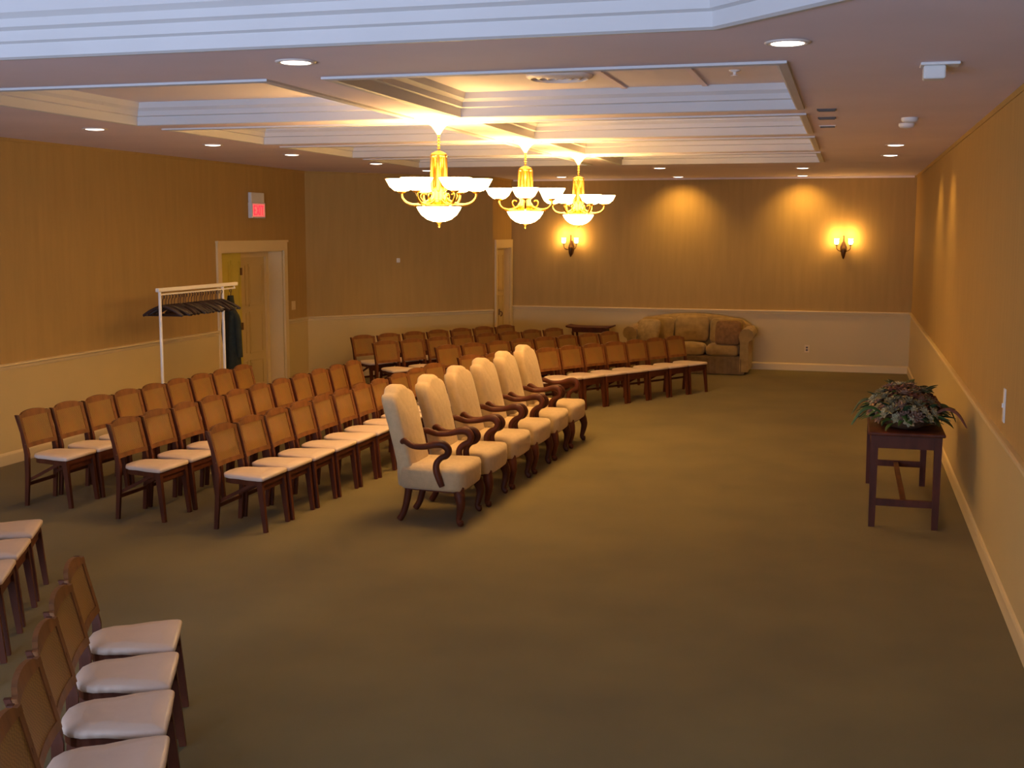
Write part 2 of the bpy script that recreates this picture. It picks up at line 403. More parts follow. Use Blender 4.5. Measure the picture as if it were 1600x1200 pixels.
# ------------------------------------------------------------------ folding chair with cane back (faces local +x)
def make_chair():
    t = empty('dining_chair', (0, 0, 0))
    out = []
    for k in range(9):                         # rounded rear, straight front
        a = PI/2+PI*k/8
        cx = math.copysign(abs(math.cos(a))**.75, math.cos(a)); sy = math.copysign(abs(math.sin(a))**.7, math.sin(a))
        out.append((-.03+.175*cx, .175*sy))
    fr = [(.06, -.203), (.165, -.216), (.194, -.214), (.203, -.20), (.206, 0), (.203, .20), (.194, .214), (.165, .216), (.06, .203)]
    outline = out+fr
    b = MB(); b.prism(outline, [(.006, .402), (.001, .407), (0, .420), (.004, .429), (.018, .435), (.08, .441)], smooth=True); b.build('seat', VINYL, t)
    b = MB(); b.prism([(p[0]*.93, p[1]*.93) for p in outline], [(0, .362), (0, .403)]); b.build('seat_frame', WOOD, t)
    for sy in (-1, 1):
        b = MB(); b.bar((.208, sy*.186, 0), (.165, sy*.182, .402), .030, .030, .038, .046); b.build('leg', WOOD, t)
        pts = [(-.215, sy*.190, 0), (-.195, sy*.190, .25), (-.19, sy*.190, .44), (-.222, sy*.195, .62), (-.272, sy*.200, .770)]
        b = MB(); rings = []
        for i, p in enumerate(pts):
            wy = (.024, .026, .028, .026, .022)[i]; dx = (.032, .036, .040, .030, .022)[i]
            rings.append([(p[0]-dx/2, p[1]-wy/2, p[2]), (p[0]+dx/2, p[1]-wy/2, p[2]), (p[0]+dx/2, p[1]+wy/2, p[2]), (p[0]-dx/2, p[1]+wy/2, p[2])])
        b.loft(rings, smooth=False); b.build('leg', WOOD, t)
        b = MB(); b.bar((-.19, sy*.168, .22), (.12, sy*.168, .38), .012, .024); b.build('brace', WOOD, t)
    b = MB(); b.bar((-.20, -.18, .185), (-.20, .18, .185), .018, .028); b.build('stretcher', WOOD, t)
    b = MB(); b.bar((.168, -.165, .340), (.168, .165, .340), .018, .05); b.build('front_rail', WOOD, t)
    # back frame: arched top rail, bottom rail, stiles around the cane
    def bp(y, z):      # a point on the leaning back plane
        x = -.172-(z-.44)*(.082/.335)-.012*(1-(y/.19)**2)
        return x, y, z
    n = 12
    def strip(z0f, z1f, y0, y1, th):
        rings = []
        for i in range(n+1):
            y = y0+(y1-y0)*i/n
            a = bp(y, z0f(y)); c = bp(y, z1f(y))
            rings.append([(a[0]+th/2, a[1], a[2]), (c[0]+th/2, c[1], c[2]), (c[0]-th/2, c[1], c[2]), (a[0]-th/2, a[1], a[2])])
        return rings
    topz = lambda y: .768+.030*math.cos(min(1, abs(y)/.17)*PI/2)**.5 if abs(y) < .17 else .768
    fb = MB()
    fb.loft(strip(lambda y: .742, topz, -.208, .208, .020), smooth=False)
    fb.loft(strip(lambda y: .495, lambda y: .530, -.204, .204, .018), smooth=False)
    fb.loft(strip(lambda y: .52, lambda y: .75, -.206, -.172, .018), smooth=False)
    fb.loft(strip(lambda y: .52, lambda y: .75, .172, .206, .018), smooth=False)
    fb.build('back_frame', WOODB, t)
    cb = MB(); cb.loft(strip(lambda y: .530, lambda y: .745, -.172, .172, .008), smooth=False); cb.build('cane_panel', CANE, t)
    return t
ORD = ['first', 'second', 'third', 'fourth', 'fifth', 'sixth', 'seventh', 'eighth', 'ninth', 'tenth', 'eleventh', 'twelfth']
proto = make_chair(); used = [False]
def put_chair(x, y, deg, label, group):
    c = proto if not used[0] else copy_tree(proto)
    used[0] = True
    c.location = (x, y, 0); c.rotation_euler = (0, 0, math.radians(deg))
    tag(c, label, 'chair', group)
DESC = 'white-seated cane-back chair, '
# left block, front legs near x=-4.24, -5.17, -6.18
ys1 = [8.38+.437*k for k in range(8)]+[11.95, 12.44, 12.93]
for k, y in enumerate(ys1):
    rot = [0, 0, 0, 0, 0, 0, 0, -2, -5, -10, -15][k]
    put_chair(-4.45+.013*k, y, rot+random.uniform(-1, 1), DESC+ORD[k]+' from near end, row just behind the cream armchairs', 'chairs in the left block')
for k in range(11):
    put_chair(-5.375+.006*k, 8.46+.455*k, random.uniform(-1, 1), DESC+ORD[k]+' from near end, middle row of the left block', 'chairs in the left block')
for k in range(9):
    put_chair(-6.39+.008*k, 8.67+.444*k, random.uniform(-1, 1), DESC+ORD[k]+' from near end, row beside the garment rack', 'chairs in the left block')
# right block, turned towards the camera side
d = Vector((.511, .86)); nrm = Vector((.86, -.511)); A2 = -30.7
def right_row(off, end, pitch, count, text):
    for k in range(count):
        p = Vector(end)-d*pitch*k
        put_chair(p.x, p.y, A2+random.uniform(-1.2, 1.2), DESC+ORD[k]+' from right end, '+text, 'chairs in the angled far block')
# 'end' is the centre of the last chair of the row
right_row(0, (-2.20, 17.33), .44, 10, 'front row of the far angled block')
right_row(-1.05, (-3.27, 17.84), .46, 8, 'second row of the far angled block')
right_row(-2.1, (-4.24, 18.26), .475, 8, 'third row of the far angled block')
right_row(-3.2, (-5.13, 18.62), .475, 7, 'last row of the far angled block')
# near block at the lower left
for k in range(5):
    put_chair(-3.145+.225*k, 4.735-.405*k, 26+random.uniform(-1, 1), DESC+ORD[k]+' from far end, large foreground row at lower left', 'chairs in the near left block')
for k in range(4):
    put_chair(-5.09+.235*k, 6.30-.435*k, 28+random.uniform(-1, 1), DESC+ORD[k]+' from far end, foreground row cut by the left edge', 'chairs in the near left block')

# ------------------------------------------------------------------ upholstered gooseneck armchair (faces local +x)
def make_armchair():
    t = empty('armchair', (0, 0, 0))
    # seat box: crowned, bow fronted
    out = [(-.24, -.25), (.20, -.318), (.262, -.308), (.29, -.18), (.297, 0), (.29, .18), (.262, .308), (.20, .318), (-.24, .25)]
    b = MB(); b.prism(out, [(.03, .275), (.008, .285), (0, .30), (0, .41), (.004, .43), (.025, .452), (.08, .468), (.16, .474)], smooth=True); b.build('seat', LINEN, t)
    # back: tall, tapered, camel top; leaning
    def outline(z):    # half width at height z
        return .235+.012*math.sin((z-.4)*3)
    prof = []
    N = 26
    zs_, hw = [], []
    # outline polygon of the front face in (y,z)
    left = [(-.235, .29), (-.238, .42), (-.245, .60), (-.250, .78), (-.250, .90), (-.243, .965)]
    top = [(-.225, .998), (-.195, 1.015), (-.160, 1.016), (-.135, 1.030), (-.10, 1.056), (-.06, 1.066), (0, 1.070), (.06, 1.066), (.10, 1.056), (.135, 1.030), (.160, 1.016), (.195, 1.015), (.225, .998)]
    poly = left+top+[(-p[0], p[1]) for p in left[::-1]]
    def bx(z): return -.215-.19*max(0, z-.42)-.10*max(0, z-.42)**2
    cz, cy = .7, 0
    rings = []
    for ins, dx in ((.035, .062), (.012, .055), (.0, .036), (0, -.036), (.012, -.055), (.035, -.062)):
        ring = []
        for y, z in poly:
            v = Vector((y-cy, z-cz)); L = v.length; v = v*((L-ins)/L)
            ring.append((bx(v.y+cz)+dx, v.x+cy, v.y+cz))
        rings.append(ring)
    b = MB(); b.loft(rings, smooth=True, caps=False)
    # padded face grids
    for s, rg in ((1, rings[0]), (-1, rings[-1])):
        n = len(rg); c1 = []; prev = rg
        for fct, bul in ((.66, .018), (.33, .026)):
            ring = []
            for (x, y, z) in rg:
                yy = y*fct; zz = cz+(z-cz)*fct
                ring.append((bx(zz)+s*(.062+bul), yy, zz))
            b.loft([prev, ring] if s < 0 else [ring, prev], smooth=True, caps=False); prev = ring
        b.add(prev, [list(range(n)) if s < 0 else list(range(n))[::-1]], True)
    b.build('backrest', LINEN, t)
    # wooden gooseneck arms
    for sy in (-1, 1):
        pts = [(-.235, sy*.245, .645), (-.20, sy*.262, .66), (-.12, sy*.300, .630), (-.02, sy*.32, .632), (.07, sy*.328, .655), (.135, sy*.325, .655), (.172, sy*.318, .615), (.158, sy*.314, .57), (.11, sy*.312, .545), (.075, sy*.312, .50), (.075, sy*.316, .44), (.10, sy*.318, .37), (.12, sy*.318, .32)]
        rad = [.018, .027, .024, .024, .030, .033, .030, .026, .024, .026, .028, .027, .022]
        b = MB(); b.tube(smooth_pts(pts, 5), interp(rad, 5), 10); b.build('arm', WOOD, t)
        # front cabriole leg
        pts = [(.235, sy*.250, .30), (.25, sy*.270, .24), (.262, sy*.280, .18), (.250, sy*.273, .10), (.240, sy*.267, .05), (.258, sy*.275, .025), (.272, sy*.283, .018)]
        rad = [.042, .044, .036, .026, .022, .030, .018]
        b = MB(); b.tube(smooth_pts(pts, 5), interp(rad, 5), 10); b.build('leg', WOOD, t)
        # rear raked leg
        pts = [(-.19, sy*.20, .30), (-.205, sy*.20, .20), (-.235, sy*.20, .08), (-.275, sy*.20, .012)]
        b = MB(); b.tube(smooth_pts(pts, 5), interp([.032, .030, .026, .026], 5), 8); b.build('leg', WOOD, t)
    b = MB(); b.prism([(p[0]*.9, p[1]*.9) for p in out], [(0, .265), (0, .285)]); b.build('seat_rail', WOOD, t)
    return t
a0 = make_armchair()
for k in range(6):
    c = a0 if k == 0 else copy_tree(a0)
    c.location = (-3.13+.018*k, 9.055+.72*k, 0); c.rotation_euler = (0, 0, math.radians(random.uniform(-1.5, 1.5)))
    tag(c, 'cream high-backed armchair with dark wood arms, '+['nearest the camera', 'second from the near end', 'third from the near end', 'fourth from the near end', 'fifth from the near end', 'farthest, by the angled chair rows'][k], 'armchair', 'cream armchairs in front')

# ------------------------------------------------------------------ console table and flowers by the right wall
t = empty('console_table', (.475, 10.55, 0), label='long narrow mahogany table under the flowers by the right wall', cat='table')
b = MB(); b.box(-.285, .285, -.92, .92, .735, .762); soft(b.build('tabletop', WOOD, t), .008)
b = MB()
for x0, x1, y0, y1 in ((-.24, .24, -.87, -.845), (-.24, .24, .845, .87), (-.26, -.235, -.85, .85), (.235, .26, -.85, .85)): b.box(x0, x1, y0, y1, .63, .736)
b.build('apron', WOOD, t)
for sx in (-1, 1):
    for sy in (-1, 1):
        b = MB(); b.bar((sx*.235, sy*.85, 0), (sx*.235, sy*.85, .735), .048, .048, .058, .058); b.build('leg', WOOD, t)
for sy in (-1, 1):
    b = MB(); b.box(-.22, .22, sy*.85-.014, sy*.85+.014, .17, .225); b.build('stretcher', WOOD, t)
b = MB(); b.box(-.02, .02, -.84, .84, .185, .215); b.build('stretcher', WOOD, t)

FX, FY, FZ = .475, 10.14, .763
fl = empty('flower_arrangement', (FX, FY, FZ), label='low wide flower arrangement of mauve and cream blooms on the mahogany table', cat='flowers')
b = MB(); b.lathe([(.14, 0), (.19, .03), (.21, .10), (.20, .12), (.17, .125), (.001, .12)], 24, M=Matrix.Diagonal((1, 2.2, 1, 1))); b.build('basket', BASKET, fl)
def leaf_mesh(mb, L, W, droop, M):
    n = 6; rings = []
    for i in range(n+1):
        u = i/n; wd = W*math.sin(PI*min(1, .08+u*.92))**.8*(1-u*.25)+.001
        x = L*u; z = .25*L*u-droop*L*u*u
        rings.append([(x, -wd, z+.12*wd), (x, 0, z-.15*wd), (x, wd, z+.12*wd), (x, 0, z-.15*wd-.003)])
    mb.loft(rings, M=M, smooth=True)
def bloom(kind):
    b = MB()
    n_l = 3 if kind != 2 else 2
    for ly in range(n_l):
        npet = 6-ly if kind != 1 else 7
        for i in range(npet):
            a = 2*PI*i/npet+ly*.5
            tilt = -(.35+.38*ly)
            M = Matrix.Rotation(a, 4, 'Z') @ Matrix.Rotation(tilt, 4, 'Y')
            leaf_mesh(b, .058-.011*ly, .022, .25, M)
    b.lathe([(.002, -.004), (.012, .004), (.012, .016), (.002, .022)], 10)
    return b
petal_m = [PET1, PET2, PET3, GREYG]
blooms = [bloom(i % 3) for i in range(4)]
bm_me = []
for i, bl in enumerate(blooms):
    o = bl.build('flower', petal_m[i], fl); bm_me.append(o)
def dome(u, a):    # direction on the dome -> local position
    rx, ry, rz = .26, .46, .23
    return Vector((rx*math.sin(u)*math.cos(a), ry*math.sin(u)*math.sin(a), .07+rz*math.cos(u)))
cnt = 0
for i in range(96):
    u = math.acos(1-(i+.5)/96*.98); a = i*2.39996
    p = dome(u, a)*random.uniform(.92, 1.06)
    nrmv = Vector((p.x/.27**2, p.y/.5**2, (p.z-.07)/.20**2+.5)).normalized()
    src = bm_me[[0, 1, 0, 3, 2, 0, 3, 1][(i*5+random.randint(0, 2)) % 8]]
    if i < 4: o = bm_me[i]
    else:
        o = src.copy(); COL.objects.link(o); o.parent = fl
    o.location = p; o.rotation_euler = nrmv.to_track_quat('Z', 'Y').to_euler(); s = random.uniform(.8, 1.35); o.scale = (s, s, s)
lb = MB(); leaf_mesh(lb, .15, .028, .35, Matrix.Identity(4)); l0 = lb.build('leaf', LEAFG, fl)
lb = MB(); leaf_mesh(lb, .15, .030, .35, Matrix.Identity(4)); l1 = lb.build('leaf', LEAFD, fl)
for i in range(94):
    o = (l0, l1)[i % 2]
    if i > 1: o = o.copy(); COL.objects.link(o); o.parent = fl
    a = random.uniform(0, 2*PI); low = i < 60
    u = random.uniform(1.15, 1.6) if low else random.uniform(.1, 1.2)
    p = dome(u, a)*.9
    o.location = p; yaw = math.atan2(p.y*.6, p.x)+random.uniform(-.5, .5)
    o.rotation_euler = (random.uniform(-.4, .4), random.uniform(-.1, .35) if low else random.uniform(-.7, -.1), yaw); s = random.uniform(.7, 1.2); o.scale = (s, s, s)
for (dx, dy, yaw, L, m_) in ((.2, -.3, -.12, .25, PET3), (.2, -.1, .3, .2, LEAFD), (-.18, -.35, PI+.2, .24, LEAFG), (-.2, .1, PI-.2, .22, LEAFD)):
    b = MB(); r = Vector((math.cos(yaw), math.sin(yaw), 0))
    pts = smooth_pts([Vector((dx, dy, .12)), Vector((dx, dy, .17))+r*L*.35, Vector((dx, dy, .14))+r*L*.7, Vector((dx, dy, .03))+r*L], 6)
    b.tube(pts, [.004+.012*math.sin(PI*i/(len(pts)-1))**.7 for i in range(len(pts))], 8, flat=.3)
    b.build('frond', m_, fl)

# ------------------------------------------------------------------ sofa against the back wall (faces -y)
s = empty('sofa', (-2.50, 20.02, 0), label='olive brown camelback sofa with rolled arms against the back wall', cat='sofa')
W2 = .975
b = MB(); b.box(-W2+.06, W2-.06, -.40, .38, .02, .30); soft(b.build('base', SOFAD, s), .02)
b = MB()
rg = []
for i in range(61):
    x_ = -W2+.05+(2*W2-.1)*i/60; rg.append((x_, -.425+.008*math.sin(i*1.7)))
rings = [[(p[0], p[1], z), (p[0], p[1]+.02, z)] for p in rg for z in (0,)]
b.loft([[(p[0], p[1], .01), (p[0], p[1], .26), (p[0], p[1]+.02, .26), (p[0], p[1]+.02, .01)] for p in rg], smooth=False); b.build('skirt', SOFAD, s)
def cushion(mb, x0, x1, y0, y1, z0, z1, puff=.03, M=None, n=8):
    # rounded box
    rings = []
    zc = (z0+z1)/2; cx = (x0+x1)/2; cy = (y0+y1)/2; hx = (x1-x0)/2; hy = (y1-y0)/2; hz = (z1-z0)/2
    lev = 8
    for j in range(lev+1):
        v = -PI/2+PI*j/lev; sv = math.copysign(abs(math.sin(v))**.6, math.sin(v)); cv = max(.02, math.cos(v))**.35
        ring = []
        for k in range(28):
            a = 2*PI*k/28
            ca = math.copysign(abs(math.cos(a))**.35, math.cos(a)); sa = math.copysign(abs(math.sin(a))**.35, math.sin(a))
            px, py = hx*ca*cv, hy*sa*cv
            bul = puff*(1-(px/hx)**2)*(1-(py/hy)**2)
            ring.append((cx+px, cy+py, zc+hz*sv+bul*(1 if sv > 0 else -.2)*abs(sv)))
        rings.append(ring)
    mb.loft(rings, smooth=True, M=M); return mb
for k in range(3):
    w_ = .56; x0 = -.84+w_*k
    b = MB(); cushion(b, x0+.004, x0+w_-.004, -.42, .14, .29, .47); b.build('seat_cushion', SOFAF, s)
for k in range(3):
    w_ = .58; x0 = -.87+w_*k
    b = MB(); cushion(b, x0+.004, x0+w_-.004, -.22, .22, -.08, .08, puff=.02, M=Matrix.Translation((0, .20, .66+(.03 if k == 1 else 0))) @ Matrix.Rotation(math.radians(78), 4, 'X')); b.build('back_cushion', SOFAF, s)
b = MB(); rg = []
for i in range(41):
    u = -1+2*i/40; x_ = u*(W2-.03); top_ = .77+.17*(math.cos(min(1, abs(u))*PI/2)**.55)
    rg.append([(x_, .24, .25), (x_, .27, top_-.05), (x_, .31, top_), (x_, .38, top_-.01), (x_, .40, top_-.08), (x_, .38, .05)])
b.loft(rg, smooth=True); b.build('backrest', SOFAF, s)
for sx in (-1, 1):
    b = MB()
    prof = [(.86, .05), (.86, .52), (.84, .62), (.86, .70), (.92, .745), (1.0, .75), (1.06, .71), (1.08, .64), (1.06, .58), (1.01, .55), (1.0, .50), (1.0, .05)]
    ring0 = [[(sx*px*.985, y_, pz) for px, pz in prof] for y_ in (-.43, -.42, .0, .36)]
    b.loft(ring0 if sx < 0 else ring0, smooth=False); soft(b.build('armrest', SOFAF, s), .012, 2)
t = empty('throw_pillow', (-1.86, 19.78, .475), label='rust coloured cushion at the right end of the sofa', cat='pillow')
b = MB(); cushion(b, -.21, .21, -.21, .21, -.06, .06, .03, M=Matrix.Translation((0, 0, .19)) @ Matrix.Rotation(math.radians(68), 4, 'X')); b.build('pillow_cover', PILLOW, t)
t = empty('throw_pillow', (-3.16, 19.76, .475), label='gold cushion at the left end of the sofa', cat='pillow')
b = MB(); cushion(b, -.20, .20, -.20, .20, -.06, .06, .03, M=Matrix.Translation((0, 0, .20)) @ Matrix.Rotation(math.radians(-20), 4, 'Z') @ Matrix.Rotation(math.radians(66), 4, 'X')); b.build('pillow_cover', PILLOWG, t)

# side table left of the sofa
t = empty('side_table', (-4.22, 20.15, 0), label='dark wood side table with upturned ends left of the sofa', cat='table')
b = MB(); rg = []
for i in range(25):
    u = -1+2*i/24; z_ = .665+.022*abs(u)**6; rg.append([(u*.39, -.22, z_), (u*.39, .22, z_), (u*.39, .22, z_+.026), (u*.39, -.22, z_+.026)])
b.loft(rg, smooth=False); b.build('tabletop', WOOD, t)
b = MB(); b.box(-.29, .29, -.17, .17, .60, .666); b.build('apron', WOOD, t)
for sx in (-1, 1):
    for sy in (-1, 1):
        b = MB(); b.tube(smooth_pts([(sx*.28, sy*.16, .61), (sx*.26, sy*.15, .40), (sx*.28, sy*.16, .15), (sx*.32, sy*.18, .01)], 5), interp([.022, .018, .016, .016], 5), 8); b.build('leg', WOOD, t)
b = MB(); b.bar((-.27, 0, .22), (.27, 0, .22), .02, .03); b.build('stretcher', WOOD, t)

# ------------------------------------------------------------------ garment rack with hangers and a coat
RX, R0, R1, RZ = -7.2, 11.58, 12.95, 1.67
t = empty('garment_rack', (RX, (R0+R1)/2, 0), label='white metal garment rack standing before the left wall', cat='clothes rack')
L2 = (R1-R0)/2
b = MB(); b.box(-.022, .022, -L2-.05, L2+.34, RZ-.03, RZ+.012); soft(b.build('top_rail', WHITEM, t), .006)
for sy in (-1, 1):
    b = MB(); b.tube([(0, sy*L2, .07), (0, sy*L2, RZ-.02)], .017, 12); b.build('upright', WHITEM, t)
    b = MB(); b.tube([(-.24, sy*L2, .075), (.24, sy*L2, .075)], .016, 10); f_ = b.build('foot', WHITEM, t)
    for sx in (-1, 1):
        b = MB(); b.lathe([(.02, -.012), (.03, -.008), (.03, .008), (.02, .012)], 14, M=Matrix.Translation((sx*.22, sy*L2, .03)) @ Matrix.Rotation(PI/2, 4, 'X')); b.build('caster', DARKP, f_)
b = MB(); b.tube([(0, -L2, .10), (0, L2, .10)], .012, 10); b.build('bottom_rail', WHITEM, t)
b = MB(); b.tube([(0, -L2, RZ-.06), (0, L2+.30, RZ-.06)], .011, 10)
b.bar((0, L2+.28, RZ-.06), (0, L2+.28, RZ-.02), .014, .014); b.build('hanging_rail', WHITEM, t)
def hanger_mb():
    b = MB()
    b.tube(smooth_pts([(-.012, 0, -.022), (-.018, 0, -.004), (-.008, 0, .018), (.012, 0, .016), (.017, 0, -.006), (.006, 0, -.028), (0, 0, -.055), (0, 0, -.105)], 4), .004, 6)
    return b
hg = empty('clothes_hanger', (RX, R0, RZ-.11))
hanger_mb().build('hook', DARKP, hg)
b = MB(); b.tube(smooth_pts([(-.225, 0, -.205), (-.15, 0, -.155), (-.05, 0, -.11), (0, 0, -.10), (.05, 0, -.11), (.15, 0, -.155), (.225, 0, -.205)], 4), .018, 8, flat=.6); b.build('shoulder', DARKP, hg)
b = MB(); b.tube([(-.215, 0, -.205), (.215, 0, -.205)], .006, 6); b.build('bar', DARKP, hg)
for k in range(22):
    o = hg if k == 0 else copy_tree(hg)
    y_ = R0+.06+(R1-R0-.12)*(k+random.uniform(-.3, .3))/21
    o.location = (RX, y_, RZ-.087); o.rotation_euler = (0, 0, random.uniform(-.35, .35))
    tag(o, 'dark clothes hanger bunched on the white garment rack', 'hanger', 'dark hangers on the garment rack')
t = empty('coat', (RX, R1+.19, RZ-.085), math.radians(-28), label='dark coat hanging at the far end of the white rack, before the doorway', cat='coat')
b = MB(); rg = []
for z_, wx, wy, ox in ((-.06, .04, .035, 0), (-.09, .12, .05, 0), (-.15, .21, .065, 0), (-.30, .20, .075, 0), (-.50, .18, .075, .01), (-.75, .21, .09, .01), (-.98, .24, .10, .02)):
    wx *= .62; z_ -= .14*(z_ < -.08)
    rg.append([(ox+wx*math.cos(2*PI*k/24), (wy*(1+.18*math.sin(5*2*PI*k/24)))*math.sin(2*PI*k/24), z_) for k in range(24)])
b.loft(rg, smooth=True); b.build('body', COAT, t)
for sx in (-1, 1):
    b = MB(); b.tube(smooth_pts([(sx*.09, 0, -.29), (sx*.13, 0, -.36), (sx*.15, .0, -.56), (sx*.14, .02, -.80)], 5), interp([.035, .042, .038, .034], 5), 12); b.build('sleeve', COAT, t)
hanger_mb().build('hanger_hook', DARKP, t)

# ------------------------------------------------------------------ chandeliers
def make_chandelier(phase):
    t = empty('chandelier', (0, 0, 0))     # origin at ceiling
    b = MB(); b.lathe([(.135, 0), (.13, -.012), (.09, -.03), (.055, -.06), (.026, -.10), (.010, -.125)], 24); b.build('canopy', WHITEM, t)
    b = MB(); b.tube([(0, 0, -.11), (0, 0, -.28)], .006, 8)
    for i in range(6): b.lathe([(.007, -.008), (.014, -.004), (.014, .004), (.007, .008)], 8, c=(0, 0, -.13-.025*i))
    b.build('stem', BRASS, t)
    b = MB(); b.lathe([(.006, -.25), (.03, -.255), (.060, -.27), (.070, -.285), (.066, -.30), (.036, -.31), (.036, -.40), (.036, -.48), (.040, -.53), (.060, -.56), (.055, -.60), (.075, -.63), (.085, -.66), (.06, -.69), (.02, -.71)], 24)
    for k in range(6):
        a = 2*PI*k/6+phase+PI/6
        b.tube(smooth_pts([(.058*math.cos(a), .058*math.sin(a), -.29), (.062*math.cos(a), .062*math.sin(a), -.36), (.062*math.cos(a), .062*math.sin(a), -.47), (.058*math.cos(a), .058*math.sin(a), -.57)], 4), .015, 8)
    b.build('column', BRASS, t)
    b = MB(); b.lathe([(.185, -.700), (.205, -.697), (.21, -.69), (.20, -.683), (.185, -.69)], 32)
    for k in range(3):
        a = 2*PI*k/3+phase; b.bar((.02*math.cos(a), .02*math.sin(a), -.69), (.19*math.cos(a), .19*math.sin(a), -.692), .012, .01)
    b.build('bowl_ring', BRASS, t)
    b = MB(); b.lathe([(.003, -.822), (.05, -.818), (.10, -.80), (.145, -.765), (.175, -.72), (.185, -.695), (.178, -.695), (.165, -.725), (.137, -.76), (.095, -.79), (.05, -.806), (.003, -.810)], 32, caps=False); b.build('bowl', GLASS, t)
    b = MB(); b.lathe([(.018, -.822), (.02, -.83), (.008, -.845), (.012, -.855), (.002, -.868)], 12); b.build('finial', BRASS, t)
    for k in range(6):
        a = 2*PI*k/6+phase; c_, s_ = math.cos(a), math.sin(a)
        P = lambda r, z: (r*c_, r*s_, z)
        b = MB(); b.tube(smooth_pts([P(.05, -.63), P(.11, -.665), (P(.19, -.685)), P(.26, -.67), P(.30, -.63), P(.305, -.585)], 5), interp([.012, .013, .014, .013, .011, .010], 5), 8)
        b.tube(smooth_pts([P(.12, -.66), P(.15, -.62), P(.13, -.59), P(.10, -.60)], 4), .006, 6)
        b.lathe([(.01, -.02), (.032, -.01), (.036, .0), (.02, .006)], 12, c=P(.305, -.575)); arm = b.build('arm', BRASS, t)
        b = MB(); b.lathe([(.02, -.01), (.06, .0), (.098, .03), (.124, .078), (.132, .092), (.120, .088), (.09, .040), (.055, .014), (.02, .002)], 24, c=P(.305, -.568)); b.build('lamp_shade', GLASS, t)
    return t
for (x_, y_, ph, lab) in ((-3.24, 9.40, math.radians(14), 'brass chandelier with glowing bowl shades, nearest of the three'), (-3.14, 11.75, math.radians(-15), 'brass chandelier with glowing bowl shades, middle one of the three'), (-3.10, 14.02, math.radians(10), 'brass chandelier with glowing bowl shades, farthest, before the left sconce')):
    o = make_chandelier(ph); o.location = (x_, y_, H); tag(o, lab, 'chandelier', 'chandeliers under the coffered ceiling')
    for k in range(6):
        a = 2*PI*k/6+ph
        lamp('chandelier_bulb', 'POINT', (x_+.305*math.cos(a), y_+.305*math.sin(a), H-.50), P_SHADE, WARM, shadow_soft_size=.03)
    lamp('chandelier_bowl_bulb', 'POINT', (x_, y_, H-.87), P_SHADE*2.2, WARM, shadow_soft_size=.10)

# ------------------------------------------------------------------ wall sconces
def make_sconce():
    t = empty('wall_sconce', (0, 0, 0))     # wall plane y=0, faces -y
    b = MB(); rg = []
    for z_, w_ in ((-.16, .012), (-.13, .03), (-.06, .05), (.0, .055), (.05, .035), (.09, .02)):
        rg.append([(-w_, 0, z_), (w_, 0, z_), (w_*.8, -.018, z_), (-w_*.8, -.018, z_)])
    b.loft(rg, smooth=False); b.build('backplate', DBRONZE, t)
    b = MB(); b.lathe([(.004, -.19), (.016, -.17), (.034, -.12), (.045, -.06), (.046, -.02), (.02, .0), (.012, .05), (.010, .16), (.02, .18), (.004, .20)], 14, c=(0, -.06, 0)); b.build('body', DBRONZE, t)
    for sx in (-1, 1):
        b = MB(); b.tube(smooth_pts([(0, -.06, -.04), (sx*.05, -.10, -.06), (sx*.10, -.12, -.03), (sx*.11, -.12, .03)], 5), .007, 8); b.lathe([(.006, 0), (.026, .006), (.028, .014), (.012, .018)], 12, c=(sx*.11, -.12, .025)); arm = b.build('arm', DBRONZE, t)
        b = MB(); b.lathe([(.022, .045), (.034, .06), (.040, .09), (.036, .12), (.044, .145), (.040, .145), (.032, .12), (.036, .09), (.030, .062), (.018, .048)], 18, c=(sx*.11, -.12, 0)); b.build('glass_shade', GLASSS, t)
    return t
s0 = make_sconce()
for x_, lab in ((-4.66, 'bronze two-light wall sconce behind the farthest chandelier'), (-.10, 'bronze two-light wall sconce at the right of the back wall')):
    o = s0 if x_ < -4 else copy_tree(s0)
    o.location = (x_, YB, 2.05); tag(o, lab, 'sconce', 'wall sconces on the back wall')
    for sx in (-1, 1):
        lamp('sconce_bulb', 'POINT', (x_+sx*.11, YB-.12, 2.05+.215), P_SCONCE, (1, .58, .18), shadow_soft_size=.03)
        lamp('sconce_bulb', 'POINT', (x_+sx*.165, YB-.12, 2.05+.08), P_SCONCE*.45, (1, .58, .18), shadow_soft_size=.02)

# ------------------------------------------------------------------ recessed downlights
def make_down():
    t = empty('recessed_downlight', (0, 0, 0))
    b = MB(); b.lathe([(.078, -.001), (.080, -.008), (.098, -.010), (.108, -.006), (.110, -.001)], 28); b.build('trim_ring', OFF, t)
    b = MB(); b.lathe([(.001, -.004), (.078, -.004), (.078, -.009), (.04, -.014), (.001, -.015)], 28, caps=False); b.build('lens', DIFF, t)
    return t
D = [(-2.88, 6.03, 'large recessed downlight left of centre, before the coffers'), (-.32, 6.03, 'large recessed downlight on the right, before the coffers'),
     (-6.48, 9.47, 'recessed downlight nearest on the left ceiling border'), (-6.46, 11.5, 'second recessed downlight along the left ceiling border'),
     (-6.38, 13.2, 'third recessed downlight along the left border, above the exit sign'), (-6.12, 15.2, 'fourth recessed downlight along the left ceiling border'),
     (-6.07, 17.1, 'recessed downlight just left of the nearest chandelier column'), (-4.62, 19.6, 'recessed downlight by the back wall above the left sconce'),
     (-2.63, 17.2, 'recessed downlight beyond the coffers near the back wall centre'), (-2.75, 20.0, 'recessed downlight washing the back wall above the sofa'),
     (-.68, 17.67, 'recessed downlight beyond the coffers on the right'), (-.77, 20.05, 'recessed downlight washing the back wall near the right sconce'),
     (.42, 13.26, 'nearer recessed downlight by the right wall'), (.42, 15.0, 'farther recessed downlight by the right wall')]
p0 = make_down()
